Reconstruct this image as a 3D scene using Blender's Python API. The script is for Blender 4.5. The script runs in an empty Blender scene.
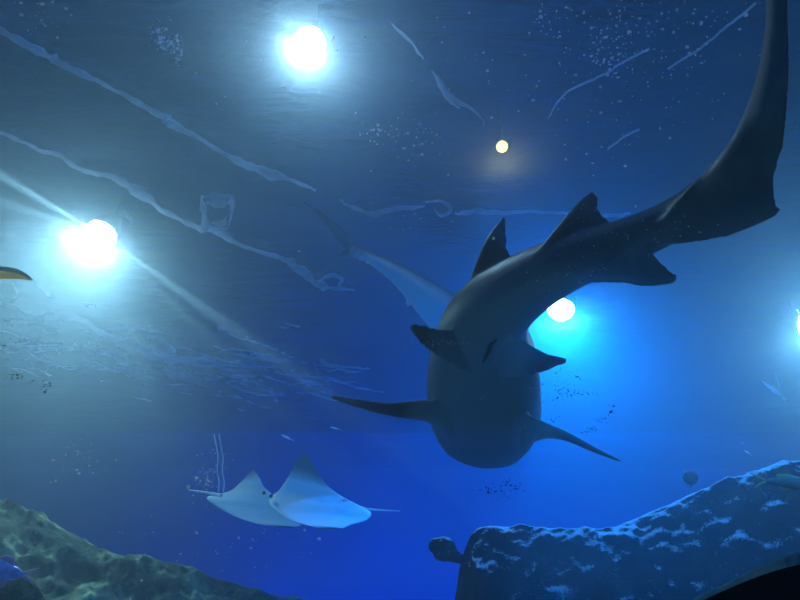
import bpy, bmesh, math, random
from mathutils import Vector, Matrix, noise
random.seed(7)
S = bpy.context.scene
COL = S.collection
R = math.radians

# ------------------------------------------------------------------ camera
EYE = Vector((0, 0, 1.6))
PITCH = R(30)
FPX = 600.0
FWD = Vector((0, math.cos(PITCH), math.sin(PITCH)))
UP = Vector((0, -math.sin(PITCH), math.cos(PITCH)))
RT = Vector((1, 0, 0))
cd = bpy.data.cameras.new('camera')
cd.sensor_width = 36
cd.lens = FPX / 800 * 36
cd.clip_start = 0.02
cam = bpy.data.objects.new('camera', cd)
cam.location = EYE
cam.rotation_euler = (R(90) + PITCH, 0, 0)
COL.objects.link(cam)
S.camera = cam

WATER_Z = 5.6      # water level, the eye is 4 m below it
CEIL_Z = 6.5

def ray(px, py):
    return FWD + RT * ((px - 400) / FPX) + UP * ((300 - py) / FPX)
def at(px, py, d):                  # point at a given distance in front of the eye
    return EYE + ray(px, py) * d
def at_z(px, py, z):                # point on a horizontal plane
    r = ray(px, py)
    return EYE + r * ((z - EYE.z) / r.z)

# ------------------------------------------------------------------ helpers
def tag(o, label=None, cat=None, group=None, kind=None):
    if label: o['label'] = label
    if cat: o['category'] = cat
    if group: o['group'] = group
    if kind: o['kind'] = kind
    return o

def empty(name, loc):
    o = bpy.data.objects.new(name, None)
    o.location = loc
    o.empty_display_size = 0.1
    COL.objects.link(o)
    return o

def obj(name, bm, mat, parent=None, smooth=True, loc=None):
    """link a bmesh given in world coordinates as one mesh object"""
    me = bpy.data.meshes.new(name)
    bmesh.ops.recalc_face_normals(bm, faces=bm.faces)
    bm.to_mesh(me)
    bm.free()
    return link_mesh(name, me, mat, parent, smooth, loc)

def link_mesh(name, me, mat, parent=None, smooth=True, loc=None):
    for p in me.polygons: p.use_smooth = smooth
    me.materials.append(mat)
    o = bpy.data.objects.new(name, me)
    COL.objects.link(o)
    origin = None
    if parent is not None:
        o.parent = parent
        origin = parent_world(parent)
    elif loc is not None:
        origin = Vector(loc)
        o.location = origin
    if origin is not None:
        me.transform(Matrix.Translation(-origin))
    return o

def parent_world(p):
    v = Vector(p.location)
    while p.parent:
        p = p.parent
        v += Vector(p.location)
    return v

def mat(name):
    m = bpy.data.materials.new(name)
    m.use_nodes = True
    nt = m.node_tree
    nt.nodes.clear()
    out = nt.nodes.new('ShaderNodeOutputMaterial')
    return m, nt, out

def N(nt, typ, ins=None, **kw):
    n = nt.nodes.new(typ)
    for k, v in kw.items(): setattr(n, k, v)
    if ins:
        for k, v in ins.items(): n.inputs[k].default_value = v
    return n

def ramp(nt, fac, stops):
    r = nt.nodes.new('ShaderNodeValToRGB')
    e = r.color_ramp.elements
    while len(e) < len(stops): e.new(0.5)
    for k, (p, c) in enumerate(stops):
        e[k].position = p
        e[k].color = (*c, 1) if len(c) == 3 else c
    nt.links.new(fac, r.inputs[0])
    return r

def plain(name, c, rough=0.6, spec=0.3, var=0.15, scale=6.0, metal=0.0):
    m, nt, out = mat(name)
    tc = N(nt, 'ShaderNodeTexCoord')
    nz = N(nt, 'ShaderNodeTexNoise', {'Scale': scale, 'Detail': 5.0})
    nt.links.new(tc.outputs['Object'], nz.inputs['Vector'])
    r = ramp(nt, nz.outputs['Fac'], [(0.3, tuple(x * (1 - var) for x in c)), (0.7, tuple(min(1, x * (1 + var)) for x in c))])
    b = N(nt, 'ShaderNodeBsdfPrincipled', {'Roughness': rough, 'Specular IOR Level': spec, 'Metallic': metal})
    nt.links.new(r.outputs[0], b.inputs['Base Color'])
    nt.links.new(b.outputs[0], out.inputs['Surface'])
    return m

def lerp(a, b, t): return a + (b - a) * t

def catmull(pts, n):
    """resample a list of equal-length tuples/Vectors with a Catmull-Rom spline"""
    P = [tuple(p) for p in pts]
    out = []
    m = len(P) - 1
    for i in range(n):
        t = i / (n - 1) * m
        k = min(int(t), m - 1)
        f = t - k
        p1, p2 = P[k], P[k + 1]
        p0 = P[k - 1] if k > 0 else tuple(2 * a - b for a, b in zip(p1, p2))
        p3 = P[k + 2] if k + 2 <= m else tuple(2 * b - a for a, b in zip(p1, p2))
        out.append(tuple(0.5 * (2 * b + (c - a) * f + (2 * a - 5 * b + 4 * c - d) * f * f + (3 * b - a - 3 * c + d) * f ** 3)
                         for a, b, c, d in zip(p0, p1, p2, p3)))
    return out

def loft(bm, rings, cap=True):
    vr = [[bm.verts.new(p) for p in r] for r in rings]
    for a, b in zip(vr, vr[1:]):
        n = len(a)
        for i in range(n):
            bm.faces.new((a[i], a[(i + 1) % n], b[(i + 1) % n], b[i]))
    if cap:
        bm.faces.new(vr[0][::-1])
        bm.faces.new(vr[-1])

def tube(bm, pts, rad, seg=8):
    pts = [Vector(p) for p in pts]
    rings = []
    for i, p in enumerate(pts):
        t = (pts[min(i + 1, len(pts) - 1)] - pts[max(i - 1, 0)]).normalized()
        a = t.cross(Vector((0, 0, 1)) if abs(t.z) < 0.9 else Vector((1, 0, 0))).normalized()
        b = t.cross(a)
        r = rad[i] if isinstance(rad, (list, tuple)) else rad
        rings.append([p + (a * math.cos(2 * math.pi * k / seg) + b * math.sin(2 * math.pi * k / seg)) * r for k in range(seg)])
    loft(bm, rings)

def lathe(bm, prof, c, axis=Vector((0, 0, 1)), seg=28):
    """prof: list of (radius, height along axis)"""
    axis = axis.normalized()
    a = axis.orthogonal().normalized()
    b = axis.cross(a)
    loft(bm, [[c + axis * h + (a * math.cos(2 * math.pi * k / seg) + b * math.sin(2 * math.pi * k / seg)) * max(r, 1e-4)
               for k in range(seg)] for r, h in prof])

def box(bm, c, s):
    r = bmesh.ops.create_cube(bm, size=1)
    for v in r['verts']:
        v.co = Vector((v.co.x * s[0], v.co.y * s[1], v.co.z * s[2])) + Vector(c)

def foil(bm, le, te, thick, n, sections=14, chord=9, upn=None):
    """lens-shaped fin lofted between a leading and a trailing edge (root to tip); thick: (root, tip); n: thickness direction"""
    L = [Vector(p) for p in catmull(le, sections)]
    T = [Vector(p) for p in catmull(te, sections)]
    n = Vector(n).normalized()
    rings = []
    for i in range(sections):
        f = i / (sections - 1)
        t = lerp(thick[0], thick[1], f)
        up, dn = [], []
        for k in range(chord):
            u = k / (chord - 1)
            h = t * 0.5 * (math.sin(math.pi * u ** 0.75) * 0.85 + 0.15)
            p = L[i].lerp(T[i], u)
            up.append(p + n * h)
            dn.append(p - n * h)
        rings.append(up + dn[::-1])
    loft(bm, rings)

# ------------------------------------------------------------------ view settings
S.view_settings.view_transform = 'Standard'
S.view_settings.look = 'None'
S.view_settings.gamma = 1
S.view_settings.use_curve_mapping = False
S.view_settings.exposure = 0.0
S.cycles.use_denoising = True
S.cycles.volume_bounces = 1
S.cycles.transparent_max_bounces = 12
S.cycles.sample_clamp_indirect = 4
w = bpy.data.worlds.new('world')
w.use_nodes = True
w.node_tree.nodes['Background'].inputs[0].default_value = (0.02, 0.06, 0.2, 1)
w.node_tree.nodes['Background'].inputs[1].default_value = 0.02
S.world = w

# ------------------------------------------------------------------ setting: tank shell
X0, X1, Y0, Y1 = -11.0, 12.0, -5.0, 15.5
M_wall = plain('blue tank wall', (0.006, 0.13, 0.58), 0.8, 0.2, 0.12, 0.5)
M_sidewall = plain('dim tank wall', (0.10, 0.18, 0.30), 0.8, 0.2, 0.25, 0.5)
M_floor = plain('pale sand', (0.38, 0.42, 0.42), 0.9, 0.1, 0.2, 3.0)
M_ceil = plain('dark blue grey ceiling', (0.008, 0.011, 0.02), 0.9, 0.05, 0.3, 0.6)
def slab(name, c, s, m):
    bm = bmesh.new(); box(bm, c, s)
    return tag(obj(name, bm, m, smooth=False), kind='structure')
cx, cy = (X0 + X1) / 2, (Y0 + Y1) / 2
slab('floor', (cx, cy, -0.1), (X1 - X0 + .6, Y1 - Y0 + .6, 0.2), M_floor)
slab('ceiling', (cx, cy, CEIL_Z + 0.1), (X1 - X0 + .6, Y1 - Y0 + .6, 0.2), M_ceil)
slab('wall_far', (cx, Y1 + 0.15, CEIL_Z / 2), (X1 - X0 + .6, 0.3, CEIL_Z), M_wall)
slab('wall_near', (cx, Y0 - 0.15, CEIL_Z / 2), (X1 - X0 + .6, 0.3, CEIL_Z), M_sidewall)
slab('wall_left', (X0 - 0.15, cy, CEIL_Z / 2), (0.3, Y1 - Y0, CEIL_Z), M_sidewall)
slab('wall_right', (X1 + 0.15, cy, CEIL_Z / 2), (0.3, Y1 - Y0, CEIL_Z), M_sidewall)

# the walk-through tunnel: an acrylic arch along x, the eye stands inside it
TR = 1.35
TC = Vector((0, -0.1, 1.25))
def arch(r, n=32):
    pts = [(TC.y + r, 0.0)]
    for k in range(n + 1):
        a = math.pi * k / n
        pts.append((TC.y + r * math.cos(a), TC.z + r * math.sin(a)))
    pts.append((TC.y - r, 0.0))
    return pts
# water body: everything outside the arch up to the water level
m, nt, out = mat('hazy sea water')
sc_ = N(nt, 'ShaderNodeVolumeScatter', {'Color': (0.62, 0.85, 1.0, 1), 'Density': 0.041, 'Anisotropy': 0.68})
ab_ = N(nt, 'ShaderNodeVolumeAbsorption', {'Color': (0.0, 0.70, 0.975, 1), 'Density': 0.165})
ad_ = N(nt, 'ShaderNodeAddShader')
nt.links.new(sc_.outputs[0], ad_.inputs[0]); nt.links.new(ab_.outputs[0], ad_.inputs[1])
nt.links.new(ad_.outputs[0], out.inputs['Volume'])
M_water = m
prof = [(Y0 + .01, WATER_Z), (Y0 + .01, 0.01)] + [(y, max(z, 0.01)) for y, z in arch(TR + 0.06)][::-1] + [(Y1 - .01, 0.01), (Y1 - .01, WATER_Z)]
bm = bmesh.new()
A = [bm.verts.new((X0 + .01, y, z)) for y, z in prof]
B = [bm.verts.new((X1 - .01, y, z)) for y, z in prof]
for i in range(len(prof)):
    j = (i + 1) % len(prof)
    bm.faces.new((A[i], A[j], B[j], B[i]))
bm.faces.new(A[::-1]); bm.faces.new(B)
tag(obj('water', bm, M_water, smooth=False), kind='structure')

# acrylic arch pane
m, nt, out = mat('clear acrylic')
tr = N(nt, 'ShaderNodeBsdfTransparent', {'Color': (0.96, 0.98, 1.0, 1)})
gl = N(nt, 'ShaderNodeBsdfGlossy', {'Roughness': 0.05, 'Color': (1, 1, 1, 1)})
mx = N(nt, 'ShaderNodeMixShader', {0: 0.03})
nt.links.new(tr.outputs[0], mx.inputs[1]); nt.links.new(gl.outputs[0], mx.inputs[2])
nt.links.new(mx.outputs[0], out.inputs['Surface'])
bm = bmesh.new()
loft_in, loft_out = arch(TR, 48), arch(TR + 0.05, 48)
rows = []
for x in (X0 + .02, X1 - .02):
    rows.append([Vector((x, y, z)) for y, z in loft_out] + [Vector((x, y, z)) for y, z in loft_in][::-1])
loft(bm, rows)
tag(obj('window_1', bm, m, smooth=False), kind='structure')

# rippled water surface seen from below
m, nt, out = mat('rippled water surface')
tc = N(nt, 'ShaderNodeTexCoord')
mp = N(nt, 'ShaderNodeMapping'); mp.inputs['Rotation'].default_value = (0, 0, R(-28)); mp.inputs['Scale'].default_value = (0.55, 1.5, 1)
nz = N(nt, 'ShaderNodeTexNoise', {'Scale': 2.2, 'Detail': 4.0, 'Roughness': 0.55, 'Distortion': 0.6})
nt.links.new(tc.outputs['Object'], mp.inputs[0]); nt.links.new(mp.outputs[0], nz.inputs['Vector'])
bp = N(nt, 'ShaderNodeBump', {'Strength': 0.5, 'Distance': 0.12})
nt.links.new(nz.outputs['Fac'], bp.inputs['Height'])
lw = N(nt, 'ShaderNodeLayerWeight', {'Blend': 0.3})
nt.links.new(bp.outputs[0], lw.inputs['Normal'])
fr = ramp(nt, lw.outputs['Facing'], [(0.1, (0.08,) * 3), (0.85, (0.6,) * 3)])
tr = N(nt, 'ShaderNodeBsdfTransparent', {'Color': (0.9, 0.96, 1.0, 1)})
rf = N(nt, 'ShaderNodeBsdfRefraction', {'IOR': 1.02, 'Roughness': 0.02, 'Color': (0.9, 0.96, 1, 1)})
gl = N(nt, 'ShaderNodeBsdfGlossy', {'Roughness': 0.12, 'Color': (0.85, 0.93, 1, 1)})
nt.links.new(bp.outputs[0], rf.inputs['Normal']); nt.links.new(bp.outputs[0], gl.inputs['Normal'])
m1 = N(nt, 'ShaderNodeMixShader', {0: 0.3}); m2 = N(nt, 'ShaderNodeMixShader')
nt.links.new(tr.outputs[0], m1.inputs[1]); nt.links.new(rf.outputs[0], m1.inputs[2])
tl = N(nt, 'ShaderNodeBsdfTranslucent', {'Color': (0.9, 0.96, 1, 1)})
nt.links.new(bp.outputs[0], tl.inputs['Normal'])
m0 = N(nt, 'ShaderNodeMixShader', {0: 0.065})
nt.links.new(m1.outputs[0], m0.inputs[1]); nt.links.new(tl.outputs[0], m0.inputs[2])
nt.links.new(fr.outputs[0], m2.inputs[0]); nt.links.new(m0.outputs[0], m2.inputs[1]); nt.links.new(gl.outputs[0], m2.inputs[2])
nt.links.new(m2.outputs[0], out.inputs['Surface'])
bm = bmesh.new()
nx, ny = 90, 80
g = [[bm.verts.new((lerp(X0 + .01, X1 - .01, i / nx), lerp(Y0 + .01, Y1 - .01, j / ny),
      WATER_Z - 0.03 + 0.02 * noise.noise(Vector((i * .35, j * .5, 0))))) for i in range(nx + 1)] for j in range(ny + 1)]
for j in range(ny):
    for i in range(nx):
        bm.faces.new((g[j][i], g[j][i + 1], g[j + 1][i + 1], g[j + 1][i]))
tag(obj('water_surface', bm, m), kind='structure')

# ------------------------------------------------------------------ lamps above the water
M_metal = plain('black lamp metal', (0.03, 0.03, 0.035), 0.45, 0.5, 0.1, 8.0)
def emis(name, c, s):
    m, nt, out = mat(name)
    e = N(nt, 'ShaderNodeEmission', {'Color': (*c, 1), 'Strength': s})
    tr = N(nt, 'ShaderNodeBsdfTransparent', {'Color': (1, 1, 1, 1)})      # clear glass around the light source
    ad = N(nt, 'ShaderNodeAddShader')
    nt.links.new(e.outputs[0], ad.inputs[0]); nt.links.new(tr.outputs[0], ad.inputs[1])
    nt.links.new(ad.outputs[0], out.inputs['Surface'])
    return m
def lamp(px, py, z, r, lens_c, lens_s, light_c, watts, aim, label, spot=R(160), blend=0.9, beams=(), glow=10):
    p = at_z(px, py, z)
    aim = (Vector(aim) - p).normalized()
    t = empty('tank_lamp', p)
    tag(t, label, 'lamp', 'lamps over the water')
    back = -aim
    bm = bmesh.new()
    lathe(bm, [(r * 0.98, -0.02), (r * 1.02, 0.0), (r * 1.03, 0.03), (r * .95, r * .7), (r * .65, r * 1.3), (r * .5, r * 1.9), (r * .2, r * 2.0)], p + back * 0.035, back)
    obj('housing', bm, M_metal, t)
    bm = bmesh.new()
    lathe(bm, [(0.001, -r * .75), (r * .4, -r * .68), (r * .7, -r * .5), (r * .9, -r * .25), (r, 0.0)], p, back)
    obj('lens', bm, emis('glowing lens', lens_c, lens_s), t)
    bm = bmesh.new()
    top = Vector((p.x, p.y, CEIL_Z))
    tube(bm, [p + back * (r * 1.6), p + back * (r * 2.6) + Vector((0, 0, r * .4)), Vector(((p + back * r * 2.6).x, (p + back * r * 2.6).y, CEIL_Z))], 0.012)
    obj('rod', bm, M_metal, t)
    bm = bmesh.new()
    s = aim.cross(Vector((0, 1, 0))).normalized() if abs(aim.y) < .95 else Vector((1, 0, 0))
    c = p + back * (r * .8)
    tube(bm, [c + s * r * 1.25, c + s * r * 1.3 + back * r, c + back * r * 2.3, c - s * r * 1.3 + back * r, c - s * r * 1.25], 0.012)
    obj('bracket', bm, M_metal, t)
    ld = bpy.data.lights.new('lamp_beam', 'SPOT')
    ld.energy = watts
    ld.color = light_c
    ld.spot_size = spot
    ld.spot_blend = blend
    ld.shadow_soft_size = r * .25
    lo = bpy.data.objects.new('lamp_beam', ld)
    lo.location = aim * (r * .3)
    lo.rotation_euler = aim.to_track_quat('-Z', 'Y').to_euler()
    lo.parent = t
    COL.objects.link(lo)
    ld = bpy.data.lights.new('lamp_glow', 'POINT')      # stray light around the lens
    ld.energy = glow; ld.color = light_c; ld.shadow_soft_size = 0
    lo = bpy.data.objects.new('lamp_glow', ld)
    lo.location = aim * (r * .6)
    lo.parent = t
    COL.objects.link(lo)
    for k, (bx, by, bd, deg, bw) in enumerate(beams):     # extra narrow spots, added to draw light shafts beside the lamp
        ld = bpy.data.lights.new('shaft', 'SPOT')
        ld.energy = bw; ld.color = light_c; ld.spot_size = R(deg); ld.spot_blend = 0.6; ld.shadow_soft_size = 0.02
        lo = bpy.data.objects.new('shaft', ld)
        q = at(bx, by, bd) - p
        lo.location = q.normalized() * (r * 1.3)
        lo.rotation_euler = q.to_track_quat('-Z', 'Y').to_euler()
        lo.parent = t
        COL.objects.link(lo)
    return p
LZ = WATER_Z + 0.22
pa = lamp(310, 43, LZ, 0.125, (0.92, 1, 1), 30, (0.85, 0.93, 1.0), 200, (-0.85, 1.3, 1.8), 'bright round white lamp over the water at the top of the picture', glow=42, spot=R(95), blend=1.0)
pb = lamp(502, 147, LZ, 0.055, (1.0, 0.40, 0.06), 6, (1.0, 0.6, 0.2), 4, (0.5, 2.0, 2.0), 'small yellowish lamp above the water, dimmest of the lamps')
pc = lamp(101, 235, LZ, 0.18, (1, 1, 0.86), 30, (1.0, 0.79, 0.64), 3150, (-3.7, 4.1, 1.6), 'round warm white lamp over the water with light shafts, above the left rock', glow=175, spot=R(108), blend=1.0,
          beams=((-5, 172, 4.5, 2.2, 30000), (-5, 200, 4.5, 1.8, 14000), (190, 298, 4.6, 1.5, 22000), (225, 355, 4.7, 2.0, 9000), (150, 400, 4.7, 3, 5000), (60, 390, 4.7, 3, 4000)))
pd = lamp(561, 310, LZ, 0.19, (0.9, 1, 1), 30, (0.0, 0.34, 1.0), 4600, (1.6, 6.1, 1.2), 'blue white lamp shining behind the big dark shark', glow=480, spot=R(110), blend=1.0)
pe = lamp(813, 326, LZ, 0.21, (0.95, 0.98, 1.0), 30, (1.0, 0.86, 0.78), 2050, (5.5, 4.5, 3.4), 'white lamp over the water at the right edge above the dark rock', glow=130, spot=R(95), blend=1.0)

def area(loc, aim, size, c, watts):
    ld = bpy.data.lights.new('blue_fill', 'AREA')
    ld.shape = 'RECTANGLE'; ld.size, ld.size_y = size
    ld.energy = watts; ld.color = c
    lo = bpy.data.objects.new('blue_fill', ld)
    lo.location = loc
    lo.rotation_euler = (Vector(aim) - Vector(loc)).to_track_quat('-Z', 'Y').to_euler()
    COL.objects.link(lo)
area((1.5, 11.0, 0.4), (1.5, 15.0, 3.0), (9, 1.5), (0.0, 0.31, 1.0), 480)  # unseen fill near the floor, added to brighten the far water and wall
area((0.0, 1.3, 6.42), (0.3, 3.2, 1.0), (8, 1.5), (0.14, 0.34, 1.0), 110)  # unseen fill overhead, added to brighten the surface streaks and pane specks

ld = bpy.data.lights.new('floor_fill', 'SPOT')      # unseen fill light, added to brighten the rays from below
ld.energy = 230; ld.color = (0.12, 0.5, 1.0); ld.spot_size = R(40); ld.spot_blend = 0.7; ld.shadow_soft_size = 0.3
lo = bpy.data.objects.new('floor_fill', ld)
lo.location = (-0.35, 3.0, 0.3)
lo.rotation_euler = (at(285, 500, 6.2) - lo.location).to_track_quat('-Z', 'Y').to_euler()
COL.objects.link(lo)

ld = bpy.data.lights.new('rock_fill', 'SPOT')       # unseen blue fill light, added to brighten the right rock
ld.energy = 900; ld.color = (0.03, 0.34, 1.0); ld.spot_size = R(44); ld.spot_blend = 0.6; ld.shadow_soft_size = 0.2
lo = bpy.data.objects.new('rock_fill', ld)
lo.location = (3.6, 1.8, 5.3)
lo.rotation_euler = (at(590, 535, 4.35) - lo.location).to_track_quat('-Z', 'Y').to_euler()
COL.objects.link(lo)

# ------------------------------------------------------------------ sharks
def shark_mat(name, back, belly, rough=0.5):
    m, nt, out = mat(name)
    at_ = N(nt, 'ShaderNodeAttribute', attribute_name='countershade')
    tc = N(nt, 'ShaderNodeTexCoord')
    nz = N(nt, 'ShaderNodeTexNoise', {'Scale': 7.0, 'Detail': 6.0, 'Roughness': 0.6})
    nt.links.new(tc.outputs['Object'], nz.inputs['Vector'])
    ad = N(nt, 'ShaderNodeMath', {1: 0.25}, operation='MULTIPLY_ADD')
    nt.links.new(nz.outputs['Fac'], ad.inputs[0]); nt.links.new(at_.outputs['Fac'], ad.inputs[2])
    r = ramp(nt, ad.outputs[0], [(0.3, back), (0.75, belly)])
    n2 = N(nt, 'ShaderNodeTexNoise', {'Scale': 45.0, 'Detail': 4.0})
    nt.links.new(tc.outputs['Object'], n2.inputs['Vector'])
    bp = N(nt, 'ShaderNodeBump', {'Strength': 0.12, 'Distance': 0.01})
    nt.links.new(n2.outputs['Fac'], bp.inputs['Height'])
    b = N(nt, 'ShaderNodeBsdfPrincipled', {'Roughness': rough, 'Specular IOR Level': 0.35})
    nt.links.new(r.outputs[0], b.inputs['Base Color']); nt.links.new(bp.outputs[0], b.inputs['Normal'])
    nt.links.new(b.outputs[0], out.inputs['Surface'])
    return m

def body_of(spine, fins, name, material, voxel, belly_width=0.9, extra=None, nring=70):
    """spine: (x, y, z, half width, height above, depth below) along the axis; fins: bmesh callbacks. One continuous skin."""
    st = catmull(spine, nring)
    bm = bmesh.new()
    rings, axis = [], []
    for i, (x, y, z, w, hu, hd) in enumerate(st):
        a, b = st[max(i - 1, 0)], st[min(i + 1, len(st) - 1)]
        t = Vector((b[0] - a[0], b[1] - a[1], b[2] - a[2])).normalized()
        lat = t.cross(Vector((0, 0, 1))).normalized()
        up = lat.cross(t)
        ring = []
        for k in range(32):
            an = 2 * math.pi * k / 32
            c, s = math.cos(an), math.sin(an)
            e = 0.82
            cx_ = math.copysign(abs(c) ** e, c)
            sx_ = math.copysign(abs(s) ** (1.0 if s > 0 else 0.8), s)
            ring.append(Vector((x, y, z)) + lat * (w * cx_) + up * ((hu if s > 0 else hd) * sx_))
        rings.append(ring)
        axis.append((Vector((x, y, z)), up, hu, hd))
    loft(bm, rings)
    for f in fins: f(bm)
    bmesh.ops.recalc_face_normals(bm, faces=bm.faces)
    me = bpy.data.meshes.new('raw')
    bm.to_mesh(me); bm.free()
    tmp = bpy.data.objects.new('raw', me)
    COL.objects.link(tmp)
    rm = tmp.modifiers.new('r', 'REMESH'); rm.mode = 'VOXEL'; rm.voxel_size = voxel; rm.use_smooth_shade = True
    sm = tmp.modifiers.new('s', 'SMOOTH'); sm.factor = 0.5; sm.iterations = 14
    dg = bpy.context.evaluated_depsgraph_get()
    me2 = bpy.data.meshes.new_from_object(tmp.evaluated_get(dg))
    bpy.data.objects.remove(tmp); bpy.data.meshes.remove(me)
    me2.name = name
    me2.materials.clear()
    from mathutils.kdtree import KDTree
    kd = KDTree(len(axis))
    for i, a in enumerate(axis): kd.insert(a[0], i)
    kd.balance()
    att = me2.attributes.new('countershade', 'FLOAT', 'POINT')
    vals = []
    for v in me2.vertices:
        _, i, _ = kd.find(v.co)
        c, up, hu, hd = axis[i]
        f = -(v.co - c).dot(up) / max(hd, .02)
        d = (v.co - c).length
        far = max(0.0, (d - max(st[i][3], hu, hd) * 1.05) / 0.22)      # fins and tail keep the dark back colour
        vals.append(max(0.0, min(1.0, 0.35 + 0.65 * f)) * max(0.0, 1 - far) * st_belly(i / (len(axis) - 1)))
    att.data.foreach_set('value', vals)
    return me2
def st_belly(f): return 1.0 - 0.75 * max(0.0, min(1.0, (f - 0.42) / 0.25))

M_shark = shark_mat('dark brown grey shark skin', (0.042, 0.036, 0.036), (0.17, 0.22, 0.23))
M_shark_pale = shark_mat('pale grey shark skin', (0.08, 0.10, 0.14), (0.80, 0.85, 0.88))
M_eye = plain('dark eye', (0.01, 0.01, 0.012), 0.15, 0.6, 0.0)
M_slit = plain('dark skin crease', (0.015, 0.015, 0.018), 0.8, 0.1, 0.1)

E = EYE
# axis from nose to tail tip, relative to the eye: x, y, z, half width, up, down
SP = [(0.69, 4.36, 1.145, 0.06, 0.03, 0.03),
      (0.67, 4.28, 1.16, 0.18, 0.08, 0.07),
      (0.60, 4.05, 1.20, 0.300, 0.13, 0.12),
      (0.545, 3.70, 1.25, 0.345, 0.17, 0.17),
      (0.485, 3.30, 1.27, 0.330, 0.20, 0.21),
      (0.437, 2.90, 1.30, 0.285, 0.20, 0.19),
      (0.405, 2.58, 1.33, 0.215, 0.18, 0.16),
      (0.455, 2.36, 1.34, 0.165, 0.16, 0.14),
      (0.60, 2.14, 1.355, 0.120, 0.13, 0.12),
      (0.78, 1.95, 1.35, 0.090, 0.090, 0.10),
      (0.95, 1.80, 1.35, 0.070, 0.075, 0.085),
      (1.06, 1.66, 1.365, 0.050, 0.075, 0.080),
      (1.11, 1.48, 1.39, 0.038, 0.065, 0.07),
      (1.09, 1.28, 1.41, 0.028, 0.055, 0.055),
      (1.015, 1.05, 1.43, 0.022, 0.045, 0.045),
      (0.89, 0.80, 1.45, 0.016, 0.03, 0.035),
      (0.81, 0.68, 1.46, 0.010, 0.015, 0.015)]
SPW = [(x + E.x, y + E.y, z + E.z, a, b, c) for x, y, z, a, b, c in SP]
def P(px, py, d): return at(px, py, d)
shark_fins = [
  # first and second dorsal
  lambda bm: foil(bm, [P(462, 302, 2.80), P(480, 251, 2.76), P(492, 230, 2.77), P(503, 216, 2.78)],
                      [P(522, 268, 2.64), P(509, 251, 2.68), P(507, 233, 2.74), P(507, 219, 2.77)], (0.06, 0.022), (0.83, 0.56, 0)),
  lambda bm: foil(bm, [P(530, 258, 2.46), P(556, 226, 2.44), P(577, 202, 2.45), P(592, 190, 2.46)],
                      [P(622, 230, 2.34), P(608, 219, 2.36), P(600, 210, 2.40), P(599, 197, 2.44)], (0.05, 0.02), (0.68, 0.73, 0)),
  # anal fin
  lambda bm: foil(bm, [P(578, 284, 2.28), P(618, 284, 2.22), P(650, 288, 2.16), P(675, 284, 2.14)],
                      [P(646, 240, 2.18), P(656, 256, 2.15), P(668, 267, 2.14), P(681, 276, 2.13)], (0.05, 0.02), (0.68, 0.73, 0)),
  # pelvic pair
  lambda bm: foil(bm, [P(470, 330, 2.80), P(440, 329, 2.68), P(422, 324, 2.60), P(411, 323, 2.57)],
                      [P(470, 376, 2.92), P(443, 361, 2.76), P(424, 348, 2.64), P(408, 329, 2.58)], (0.07, 0.022), (0, -0.35, 1)),
  lambda bm: foil(bm, [P(500, 326, 2.74), P(526, 342, 2.58), P(548, 354, 2.48), P(567, 358, 2.44)],
                      [P(496, 380, 2.88), P(526, 377, 2.70), P(549, 371, 2.54), P(568, 363, 2.45)], (0.07, 0.022), (0, -0.35, 1)),
  # pectoral pair
  lambda bm: foil(bm, [P(452, 405, 3.25), P(424, 401, 3.20), P(390, 404, 3.10), P(358, 400, 3.0), P(327, 394, 2.91)],
                      [P(452, 440, 3.55), P(430, 423, 3.38), P(394, 417, 3.18), P(358, 408, 3.04), P(329, 398, 2.92)], (0.085, 0.022), (0.1, -0.25, 1)),
  lambda bm: foil(bm, [P(522, 412, 3.25), P(541, 422, 3.25), P(566, 434, 3.22), P(594, 448, 3.18), P(622, 461, 3.15)],
                      [P(522, 448, 3.5), P(542, 439, 3.42), P(566, 439, 3.32), P(592, 451, 3.24), P(622, 462.5, 3.17)], (0.085, 0.013), (0.25, -0.3, 1)),
  # caudal fin: upper lobe along the tail and the hanging lower lobe
  lambda bm: foil(bm, [P(660, 212, 2.24), P(714, 163, 1.99), P(748, 106, 1.84), P(764, 50, 1.69), P(764, 0, 1.56), P(752, -60, 1.42)],
                      [P(640, 244, 2.26), P(720, 236, 2.0), P(775, 176, 1.84), P(789, 92, 1.68), P(788, 0, 1.55), P(765, -70, 1.40)], (0.07, 0.022), (1, 0.25, 0)),
  lambda bm: foil(bm, [P(640, 248, 2.24), P(700, 243, 2.03), P(748, 232, 1.93), P(781, 213, 1.86)],
                      [P(742, 130, 1.92), P(772, 170, 1.86), P(776, 194, 1.85), P(784, 208, 1.86)], (0.05, 0.02), (1, 0.25, 0)),
]
root = empty('shark', E + Vector((0.5, 2.9, 1.1)))
tag(root, 'large dark shark seen from below with its long tail curving to the top right', 'shark')
me = body_of(SPW, shark_fins, 'body', M_shark, 0.0085)
link_mesh('body', me, M_shark, root)
for s in (-1, 1):
    bm = bmesh.new()
    bmesh.ops.create_uvsphere(bm, u_segments=12, v_segments=8, radius=0.022)
    bmesh.ops.translate(bm, verts=bm.verts, vec=E + Vector((0.66 + s * 0.215, 4.06, 1.285)))
    obj('eye', bm, M_eye, root)
bm = bmesh.new()
tube(bm, [at(491, 343, 2.5), at(489, 349, 2.5), at(486, 355, 2.52), at(483, 362, 2.55)], [0.006, 0.012, 0.010, 0.003], 8)
vent = bm
from mathutils.bvhtree import BVHTree
bvh = BVHTree.FromPolygons([v.co + root.location for v in me.vertices], [tuple(p.vertices) for p in me.polygons])
def on_skin(px, py, tree=None):
    h = (tree or bvh).ray_cast(EYE, ray(px, py).normalized())
    return h[0]
bm.free()
bm = bmesh.new()
tube(bm, [on_skin(*p) for p in ((497, 339), (491, 344), (489, 350), (486, 356), (483, 363))], [0.003, 0.009, 0.011, 0.009, 0.003], 8)
obj('vent', bm, M_slit, root)
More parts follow.
